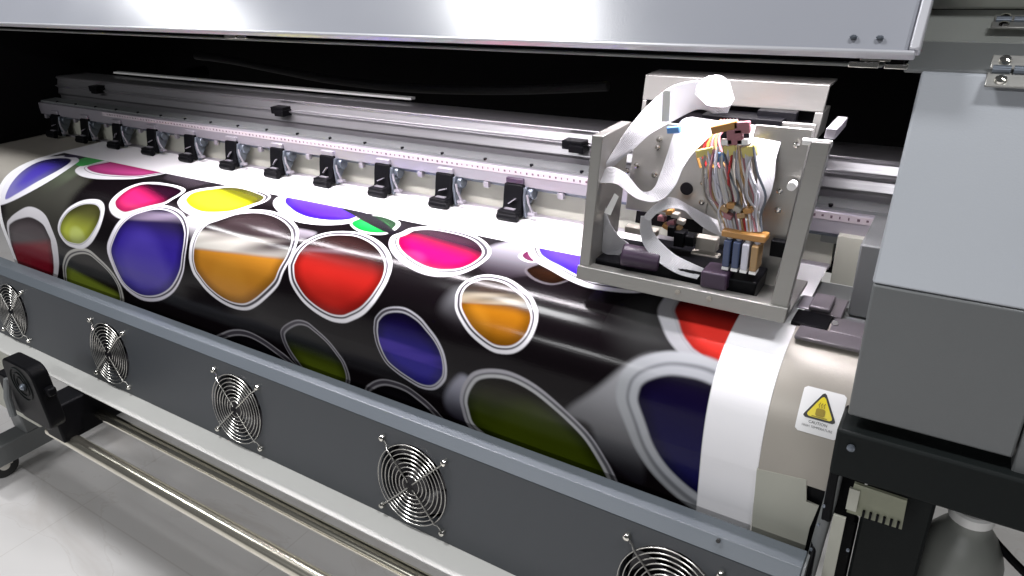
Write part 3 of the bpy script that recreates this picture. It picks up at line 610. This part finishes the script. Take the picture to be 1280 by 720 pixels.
# beam and leg under the cabinet
t = MB(); t.box(-.049, CXR, .595, .635, z(-.4585), z(-.4075)); t.build('lower_beam', 'beam', PRN, bevel=.003)
t = MB(); p = at_y(1064, 559, .595); t.lathe((p.x, .5945, p.z), [(.0035, 0), (.0035, -.002), (.001, -.003)], 14, 'y'); t.build('beam_screw', 'steel', PRN, smooth=True)
t = MB(); t.box(-.0165, .041, .62, .72, .10, z(-.459)); t.build('stand_leg', 'beam', PRN, bevel=.003)
t = MB(); t.box(-.049, -.040, .60, .75, z(-.52), z(-.41)); t.box(-.053, -.020, .64, .66, z(-.545), z(-.47)); t.box(-.040, -.018, .645, .655, z(-.75), z(-.545)); 
t.prism([(.618, z(-.525)), (.64, z(-.50)), (.645, z(-.53)), (.60, z(-.62)), (.50, z(-.76)), (.485, z(-.76))], -.0535, -.0475)
t.build('side_bracket', 'black', PRN, bevel=.002)
t = MB(); t.box(-.0385, -.0275, .600, .603, z(-.60), z(-.508)); t.build('side_strip', 'cream', PRN)
t = MB(); pts = [at_y(u, v, .606) for u, v in ((1046, 590), (1038, 625), (1025, 668), (1010, 722), (1000, 760))]; t.tube(pts, .006, 12); t.build('side_bar', 'dark_grey', PRN, smooth=True)
for u, v in ((1030, 632), (1023, 655), (1014, 686), (1060, 687)):
    t = MB(); p = at_y(u, v, .598); t.lathe((p.x, p.y, p.z), [(.0016, 0), (.0014, -.002)], 10, 'y'); t.build('bracket_screw', 'steel', PRN)
# circuit board behind, tall silver sticker
p0, p1, p2, p3 = [at_y(u, v, y) for u, v, y in ((1068, 604, .60), (1134, 626, .60), (1127, 662, .605), (1058, 640, .605))]
t = MB(); t.bm.faces.new([t.bm.verts.new(p) for p in (p0, p1, p2, p3)]); t.bm.faces.new([t.bm.verts.new(Vector(p)+Vector((0, .003, 0))) for p in (p0, p1, p2, p3)]); PCB = t.build('control_board', 'pcb', PRN)
t = MB(); a, b_ = p3.lerp(p2, .28), p3.lerp(p2, .97)
for i in range(6):
    q = a.lerp(b_, i/5.6); t.box(q.x, q.x+.0022, q.y-.004, q.y-.001, q.z+.002, q.z+.010)
t.build('board_connectors', 'black', PCB)
t = MB(); q = p0.lerp(p3, .5); t.box(q.x-.002, q.x+.007, q.y-.003, q.y, q.z-.012, q.z+.013); t.build('board_edge', 'cream', PCB)
# left end: cream backdrop slab, foot bar, caster
t = MB(); t.box(-2.45, -1.735, .555, .60, z(-.995), z(-.726)); t.build('backdrop_slab', 'cream', PRN, bevel=.004)  # slab added to stand in for the pale backdrop beyond the bracket
t = MB(); t.box(-2.12, -2.05, .50, 1.3, z(-1.23), z(-1.17)); t.box(-2.12, -2.05, .62, .72, z(-1.17), z(-.72)); t.build('stand_foot', 'dark_grey', PRN, bevel=.004)
CC = (-2.12, .56, z(-1.262))
t = MB(); t.lathe((CC[0]-.014, CC[1], CC[2]), [(.030, 0), (.038, .004), (.038, .024), (.030, .028)], 28, 'x'); CW = t.build('caster_wheel', 'rubber', PRN, smooth=True)
t = MB(); t.lathe((CC[0]-.016, CC[1], CC[2]), [(.014, 0), (.014, .032)], 20, 'x'); t.box(CC[0]-.02, CC[0]-.016, CC[1]-.015, CC[1]+.02, CC[2], CC[2]+.05); t.box(CC[0]+.016, CC[0]+.02, CC[1]-.015, CC[1]+.02, CC[2], CC[2]+.05); t.build('caster_fork', 'chrome', CW, bevel=.001)
# ------------------------------------------------------------------ take-up bracket and bars
TB = thing('take_up_bracket', 'black take-up bracket with concentric rings at the left ends of the chrome bars', 'bracket')
o_ = []
for cx, cz, a0 in ((-1.272, -.632, 0), (-1.332, -.632, 90), (-1.340, -.715, 180), (-1.27, -.715, 270)):
    o_ += [(cx+.022*math.cos(math.radians(a0+15*i)), z(cz)+.022*math.sin(math.radians(a0+15*i))) for i in range(7)]
t = MB(); va = [t.bm.verts.new((x, .415, q)) for x, q in o_]; vb = [t.bm.verts.new((x, .443, q)) for x, q in o_]
t.bm.faces.new(va); t.bm.faces.new(vb[::-1])
for i in range(len(o_)): t.bm.faces.new((va[i], va[(i+1) % len(o_)], vb[(i+1) % len(o_)], vb[i]))
BK = t.build('bracket_body', 'black', TB, bevel=.003)
for r_ in (.014, .023, .032):
    t = MB(); t.tube([(-1.302+r_*math.cos(2*PI*k/32), .4145, z(-.652)+r_*math.sin(2*PI*k/32)) for k in range(32)], .0014, 6, True); t.build('drive_ring', 'beam', BK, smooth=True)
t = MB(); t.lathe((-1.290, .4140, z(-.652)), [(.006, 0), (.006, -.004), (.003, -.007)], 16, 'y'); t.build('drive_hub', 'steel', BK, smooth=True)
t = MB(); t.box(-1.36, -1.300, .4435, .60, z(-.80), z(-.7235)); t.build('gear_housing', 'black', TB, bevel=.004)
t = MB(); t.box(-1.262, -1.235, .425, .44, z(-.665), z(-.65)); t.build('drive_pin', 'black', TB, bevel=.003)
t = MB(); t.tube([(-1.372, .42, z(-.665)), (-1.374, .41, z(-.70)), (-1.366, .405, z(-.735))], .006, 10); t.build('release_handle', 'dark_grey', TB, smooth=True)
t = MB(); t.box(-1.45, -1.3675, .43, .47, z(-.76), z(-.68)); t.build('handle_mount', 'black', TB, bevel=.003)
def bar(th, r, x0, label, rad):
    y, zq = r*math.cos(math.radians(th)), z(r*math.sin(math.radians(th)))
    t = MB(); t.tube([(x0, y, zq), (x0+.05, y, zq), (.9, y, zq)], rad, 28); o = t.build('take_up_bar', 'tube', None, smooth=True); tag(o, label, 'steel bar', 'take-up bars under the printer')
    return o
bar(-60.25, .93, -1.385, 'front steel take-up bar, nearest the viewer and low over the pale floor', .0135)
bar(-56.35, .935, -1.30, 'rear steel take-up bar just under the light flange of the front panel', .0100)
# ------------------------------------------------------------------ print carriage
CAR = thing('print_carriage', 'open aluminium print carriage full of white ribbon cables and wires, parked over the banner end', 'print carriage')
K = .10; ZB = z(-.357)
def cb(parts, name, m, parent=CAR, bevel=.001):
    b = MB()
    for p in parts: b.box(*p)
    b.shear(K, ZB); return b.build(name, m, parent, bevel=bevel)
X0, X1 = -.3585, -.1225
yf = .684
cb([(X0, X0+.013, yf, yf+.075, z(-.350), z(-.188))], 'left_side_plate', 'alu_plate')
cb([(X1-.017, X1, yf, yf+.010, z(-.350), z(-.173))], 'right_side_plate', 'alu_plate')
cb([(X0-.001, X1+.001, yf-.003, yf+.012, z(-.3595), z(-.342)), (X0-.001, X1+.001, yf+.0125, yf+.10, z(-.3595), z(-.354))], 'bottom_bar', 'alu_plate')
cb([(X1-.012, X1-.002, .72, .775, z(-.178), z(-.168))], 'top_arm', 'bar')
for xx in (-.235, -.20): t = MB(); t.lathe((xx, yf-.003, z(-.349)), [(.003, 0), (.003, -.001), (.001, -.0015)], 12, 'y'); t.build('bar_screw', 'beige', CAR, smooth=True)
BPL = cb([(X0+.012, -.247, .775, .779, z(-.300), z(-.19)), (-.247, -.152, .775, .779, z(-.325), z(-.178)), (-.205, -.149, .7445, .747, z(-.35), z(-.176))], 'back_plate', 'alu_plate')
cb([(-.352, -.152, .799, .803, z(-.171), z(-.1425)), (-.352, -.152, .8035, .84, z(-.146), z(-.1425)), (-.352, -.347, .7995, .84, z(-.20), z(-.1712)), (-.160, -.152, .7995, .84, z(-.20), z(-.1712))], 'top_plate', 'alu_plate')
cb([(-.345, -.16, .81, .86, z(-.33), z(-.150))], 'carriage_core', 'inner')
cb([(-.27, -.185, .77, .80, z(-.200), z(-.176)), (-.215, -.175, .785, .797, z(-.19), z(-.170))], 'head_board', 'black')
t = MB(); p = at_y(858, 236, .774); t.lathe((p.x, p.y+.001, p.z), [(.0075, 0), (.0075, -.0012)], 24, 'y'); t.build('cable_hole', 'inner', BPL)
for (u, v) in ((822, 184), (818, 218), (796, 206), (784, 213), (882, 220), (879, 228), (877, 252), (974, 238), (972, 262), (995, 180), (824, 174)):
    t = MB(); p = at_y(u, v, .7435 if u > 960 else .774); t.tube([p, p+Vector((.001, -.003, 0)), p+Vector((.001, -.0045, 0))], [.0032, .0032, .0012], 12); t.build('plate_screw', 'chrome', BPL, smooth=True)
t = MB(); p = at_y(992, 230, .74); t.tube([p, p+Vector((-.0, -.010, 0))], .0045, 14); t.build('standoff', 'white', CAR, smooth=True); t = MB(); p = at_y(1040, 180, .715); t.tube([p, p+Vector((-.026, 0, 0))], .0035, 12); t.build('standoff', 'white', CAR, smooth=True)
cb([(-.349, -.30, .70, .775, z(-.352), z(-.338)), (-.30, -.16, .70, .775, z(-.353), z(-.330))], 'head_bed', 'black', bevel=.002)
t = MB()
p = at_y(790, 322, .70); t.tube([(p.x-.012, p.y, p.z+.002), (p.x+.03, p.y+.01, p.z-.003)], .013, 16); t.build('damper_base', 'purple', CAR, bevel=.002); t = MB(); p = at_y(895, 348, .70); t.box(p.x-.014, p.x+.014, .69, .72, p.z-.009, p.z+.010); t.build('damper_base', 'purple', CAR, bevel=.002)
# dampers
for i in range(4):
    u = 911+i*11.5; m_ = ('navy', 'navy', 'clear', 'amber')[i]
    a = at_y(u, 299+i*2.4, .705); b_ = at_y(u-2, 332+i*2.0, .705)
    t = MB(); t.box(a.x-.0036, a.x+.0036, .70, .722, b_.z, a.z); D = t.build('ink_damper', m_, CAR, bevel=.0012)
    t = MB(); t.tube([(a.x, .709, a.z), (a.x+.001, .709, a.z+.008)], [.0030, .0022], 10); t.build('damper_cap', 'clear' if i % 2 else 'white', D, smooth=True)
    t = MB(); t.box(a.x-.0034, a.x+.0034, .6995, .712, b_.z-.003, b_.z-.0002); t.build('damper_foot', 'white', D)
t = MB(); a = at_y(905, 290, .706); b_ = at_y(955, 300, .706); t.box(a.x-.002, b_.x+.002, .703, .72, b_.z-.003, a.z+.003); t.build('damper_clip', 'orange', CAR, bevel=.0015)
for u, v, w, h in ((848, 300, .006, .009), (861, 302, .005, .006), (838, 290, .004, .006), (972, 312, .008, .009)):
    t = MB(); p = at_y(u, v, .735); t.box(p.x-w, p.x+w, p.y, p.y+.015, p.z-h, p.z+h); t.build('small_motor', 'black', CAR, bevel=.001)
for i, (u, v) in enumerate(((829, 262), (836, 266), (843, 270), (838, 280), (846, 286), (832, 284), (850, 278), (826, 274), (905, 262), (913, 258), (921, 262), (909, 271), (926, 270), (934, 264))):
    t = MB(); p = at_y(u, v, .742 if u < 880 else .708); t.box(p.x-.0045, p.x+.0045, p.y, p.y+.008, p.z-.003, p.z+.003, Matrix.Rotation(random.uniform(-.5, .5), 3, 'Y')); t.build('wire_joint', ('amber', 'orange', 'beige', 'pink')[i % 4], CAR, bevel=.001)
for u, v, w, h in ((845, 318, .022, .003), (880, 322, .016, .004), (882, 306, .012, .008), (800, 290, .02, .004)):
    t = MB(); p = at_y(u, v, .745); t.box(p.x-w, p.x+w, p.y, p.y+.012, p.z-h, p.z+h); t.build('inner_bracket', 'beige', CAR, bevel=.001)
# connectors
for nm, m_, u, v, w, h in (('connector', 'y_con', 880, 191, .009, .004), ('connector', 'b_con', 898, 197, .006, .0045), ('connector', 'y_con', 912, 189, .0065, .0055), ('connector', 'y_con', 936, 190, .0075, .0055), ('connector', 'b_con', 841, 163, .007, .0035), ('connector', 'white', 908, 178, .006, .003), ('connector', 'white', 928, 178, .006, .003), ('connector', 'pink', 918, 172, .008, .008), ('connector', 'orange', 905, 160, .014, .004), ('connector', 'pink', 927, 160, .008, .006)):
    p = at_y(u, v, .722); rt = Matrix.Rotation(math.radians(-18 if m_ in ('y_con', 'orange') else -8), 3, 'Y'); t = MB(); t.box(p.x-w, p.x+w, p.y, p.y+.006, p.z-h, p.z+h, rt); t.build(nm, m_, CAR, bevel=.001)
# wires from the connectors down to the dampers
wm = ['beige', 'clear', 'amber', 'ribbon', 'pink', 'clear', 'clear', 'beige', 'ribbon', 'steel', 'pink', 'clear', 'amber', 'red']
for i in range(24):
    u0 = 882+i*2.6; u1 = 903+i*2.2+random.uniform(-2, 2); c = random.uniform(-13, 13)
    pts = [(u0, 190+random.uniform(-10, 4), .724), (u0+c*.5, 215, .722-random.random()*.008), (u0+6+c, 245, .72-random.random()*.01), ((u0+u1)/2+4, 268, .718), (u1, 290, .711)]
    t = MB(); t.tube([at_y(*q) for q in cr(pts, 5)], .0014, 7); t.build('wire', wm[i % 14], CAR, smooth=True)
for i in range(6):
    pts = [(902+i*4, 150, .76), (885+i*3, 168, .745), (872+i*6, 190, .735), (876+i*8, 210, .73)]
    t = MB(); t.tube([at_y(*q) for q in cr(pts, 5)], .0016, 7); t.build('wire', ('orange', 'red', 'orange', 'pink', 'amber', 'pink')[i], CAR, smooth=True)
# ribbon cables: edge lines as seen, with their own depth
def rib(L, Rr, name='ribbon_cable', m='ribbon', k=5):
    a = [at_y(*p) for p in cr(L, k)]; b_ = [at_y(*p) for p in cr(Rr, k)]; n = len(a); W = 25
    t = MB(); rows = []
    for i in range(n):
        tan = ((a[min(i+1, n-1)]+b_[min(i+1, n-1)])-(a[max(i-1, 0)]+b_[max(i-1, 0)])).normalized(); nr = tan.cross(b_[i]-a[i]).normalized()
        top = [t.bm.verts.new(a[i].lerp(b_[i], j/(W-1))+nr*(.0006+(.00035 if j % 2 else 0))) for j in range(W)]
        bot = [t.bm.verts.new(a[i].lerp(b_[i], j/(W-1))-nr*(.0002+(.00035 if j % 2 else 0))) for j in range(W)]
        rows.append(top+bot[::-1])
    for p, q in zip(rows, rows[1:]):
        for j in range(2*W): t.bm.faces.new((p[j], p[(j+1) % (2*W)], q[(j+1) % (2*W)], q[j]))
    t.bm.faces.new(rows[0][::-1]); t.bm.faces.new(rows[-1])
    return t.build(name, m, CAR, smooth=True)
rib([(751, 219, .70), (757, 205, .70), (768, 187, .71), (782, 165, .72), (800, 142, .735), (818, 124, .745), (838, 109, .75), (858, 103, .755), (878, 101, .76), (900, 110, .775), (915, 128, .785)],
    [(769, 206, .715), (780, 196, .72), (795, 184, .728), (811, 169, .738), (826, 160, .748), (842, 151, .758), (857, 143, .765), (872, 137, .77), (886, 139, .776), (897, 146, .782), (905, 152, .79)])
rib([(868, 118, .745), (872, 106, .745), (884, 96, .750), (900, 94, .76), (912, 102, .775)], [(884, 132, .75), (893, 134, .755), (903, 134, .76), (912, 132, .77), (918, 124, .78)])
rib([(866, 146, .74), (852, 150, .735), (842, 168, .73), (833, 196, .722), (824, 222, .712), (817, 236, .706), (807, 240, .704), (797, 235, .704), (787, 222, .703), (776, 213, .702), (762, 209, .70), (750, 217, .698)],
    [(905, 152, .755), (898, 160, .75), (884, 174, .74), (866, 192, .728), (853, 212, .716), (845, 231, .706), (832, 247, .700), (817, 253, .697), (799, 250, .695), (786, 242, .694), (770, 230, .692), (748, 229, .690)])
rib([(750, 222, .699), (742, 232, .700), (740, 262, .705), (741, 292, .710), (752, 314, .716), (772, 321, .722)], [(760, 224, .702), (756, 234, .706), (757, 260, .712), (764, 281, .716), (775, 296, .722), (786, 304, .728)])
rib([(804, 272, .705), (810, 264, .704), (820, 255, .704), (833, 247, .706), (845, 248, .710), (860, 256, .714), (880, 267, .718), (905, 280, .722)], [(812, 276, .698), (822, 266, .696), (836, 261, .697), (848, 261, .700), (858, 265, .704), (868, 275, .708), (885, 288, .712), (906, 297, .716)])
rib([(801, 270, .704), (800, 288, .704), (805, 307, .703), (821, 326, .70), (846, 342, .698), (871, 349, .697)], [(814, 270, .71), (815, 284, .711), (822, 298, .712), (842, 317, .71), (865, 329, .708), (881, 336, .706)])
rib([(935, 156, .755), (938, 177, .742), (944, 195, .735), (947, 219, .728), (945, 240, .722), (940, 262, .72)], [(980, 161, .755), (976, 178, .745), (970, 200, .738), (968, 222, .732), (962, 245, .727), (950, 266, .723)])
t = MB(); a = [at_y(*q) for q in ((829, 113, .728), (838, 114, .728), (836, 152, .728), (827, 152, .728))]; t.bm.faces.new([t.bm.verts.new(p) for p in a]); t.bm.faces.new([t.bm.verts.new(p+Vector((0, .001, 0))) for p in a]); t.build('cable_tag', 'white', CAR)
t = MB(); a = [at_y(*q) for q in ((768, 242, .700), (773, 246, .700), (763, 269, .700), (755, 266, .700))]; t.bm.faces.new([t.bm.verts.new(p) for p in a]); t.bm.faces.new([t.bm.verts.new(p+Vector((0, .001, 0))) for p in a]); t.build('cable_tag', 'white', CAR)
# ------------------------------------------------------------------ waste bottle and black hose
WB = thing('waste_ink_bottle', 'grey round-shouldered plastic bottle hanging below the right cabinet beside the black leg', 'bottle')
p = at_y(1212, 652, .70)
t = MB(); t.lathe((p.x, p.y, p.z), [(.036, -.25), (.040, -.24), (.041, -.075), (.0395, -.045), (.034, -.025), (.026, -.012), (.021, -.006), (.019, 0), (.019, .006)], 40); t.build('bottle_body', 'bottle', WB, smooth=True)
t = MB(); t.lathe((p.x, p.y, p.z+.0065), [(.0205, 0), (.0205, .010), (.018, .012)], 28); t.build('bottle_cap', 'white', WB, smooth=True)
t = MB(); t.tube([(p.x+.004, p.y-.004, p.z+.015), (p.x+.003, p.y-.006, p.z+.04), (p.x, p.y-.01, p.z+.07)], .003, 8); t.tube([(p.x-.006, p.y-.004, p.z+.015), (p.x-.006, p.y-.006, p.z+.07)], .003, 8); t.build('drain_tube', 'black', WB, smooth=True)
t = MB(); t.tube([at_y(*q) for q in cr([(1225, 640, .72), (1238, 668, .71), (1256, 690, .70), (1275, 710, .69), (1300, 735, .68)], 5)], .004, 10); tag(t.build('black_cable', 'black', smooth=True), 'thin black cable running down right of the grey bottle', 'cable')
# ------------------------------------------------------------------ light
def area(name, loc, size, sy, power, rot=(0, 0, 0), col=(1, 1, 1)):
    L = bpy.data.lights.new(name, 'AREA'); L.shape = 'RECTANGLE'; L.size = size; L.size_y = sy; L.energy = power; L.color = col
    o = bpy.data.objects.new(name, L); COL.objects.link(o); o.location = loc; o.rotation_euler = rot; return o
area('chamber_led_strip', (-.68, .738, z(-.099)), 1.20, .024, 10.5, (math.radians(4), 0, 0), (1, .94, .99)).data.spread = math.radians(125)
for i, (x, y) in enumerate(((-1.42, .32), (-3.30, .30), (.55, .30), (-2.2, -3.2), (-.3, -3.2), (.2, 2.4))):  # last one, behind the printer, is added to brighten floor and wall
    area('ceiling_panel', (x, y, z(1.5)), .46 if y < 1 and y > 0 else .9, (.36, .17, .17, .17, .17, .17)[i], ((34 if i == 0 else 20) if y < 1 else 14) if y > 0 else 62, (0, 0, 0), (.98, .985, 1))
w = bpy.data.worlds.new('World'); SC.world = w; w.use_nodes = True
w.node_tree.nodes['Background'].inputs['Color'].default_value = (.93, .95, 1, 1); w.node_tree.nodes['Background'].inputs['Strength'].default_value = .06
SC.view_settings.view_transform = 'Standard'; SC.view_settings.look = 'None'; SC.view_settings.exposure = 0; SC.view_settings.gamma = 1
SC.render.engine = 'CYCLES'; SC.cycles.max_bounces = 8
SC.render.resolution_x = 1024; SC.render.resolution_y = 576
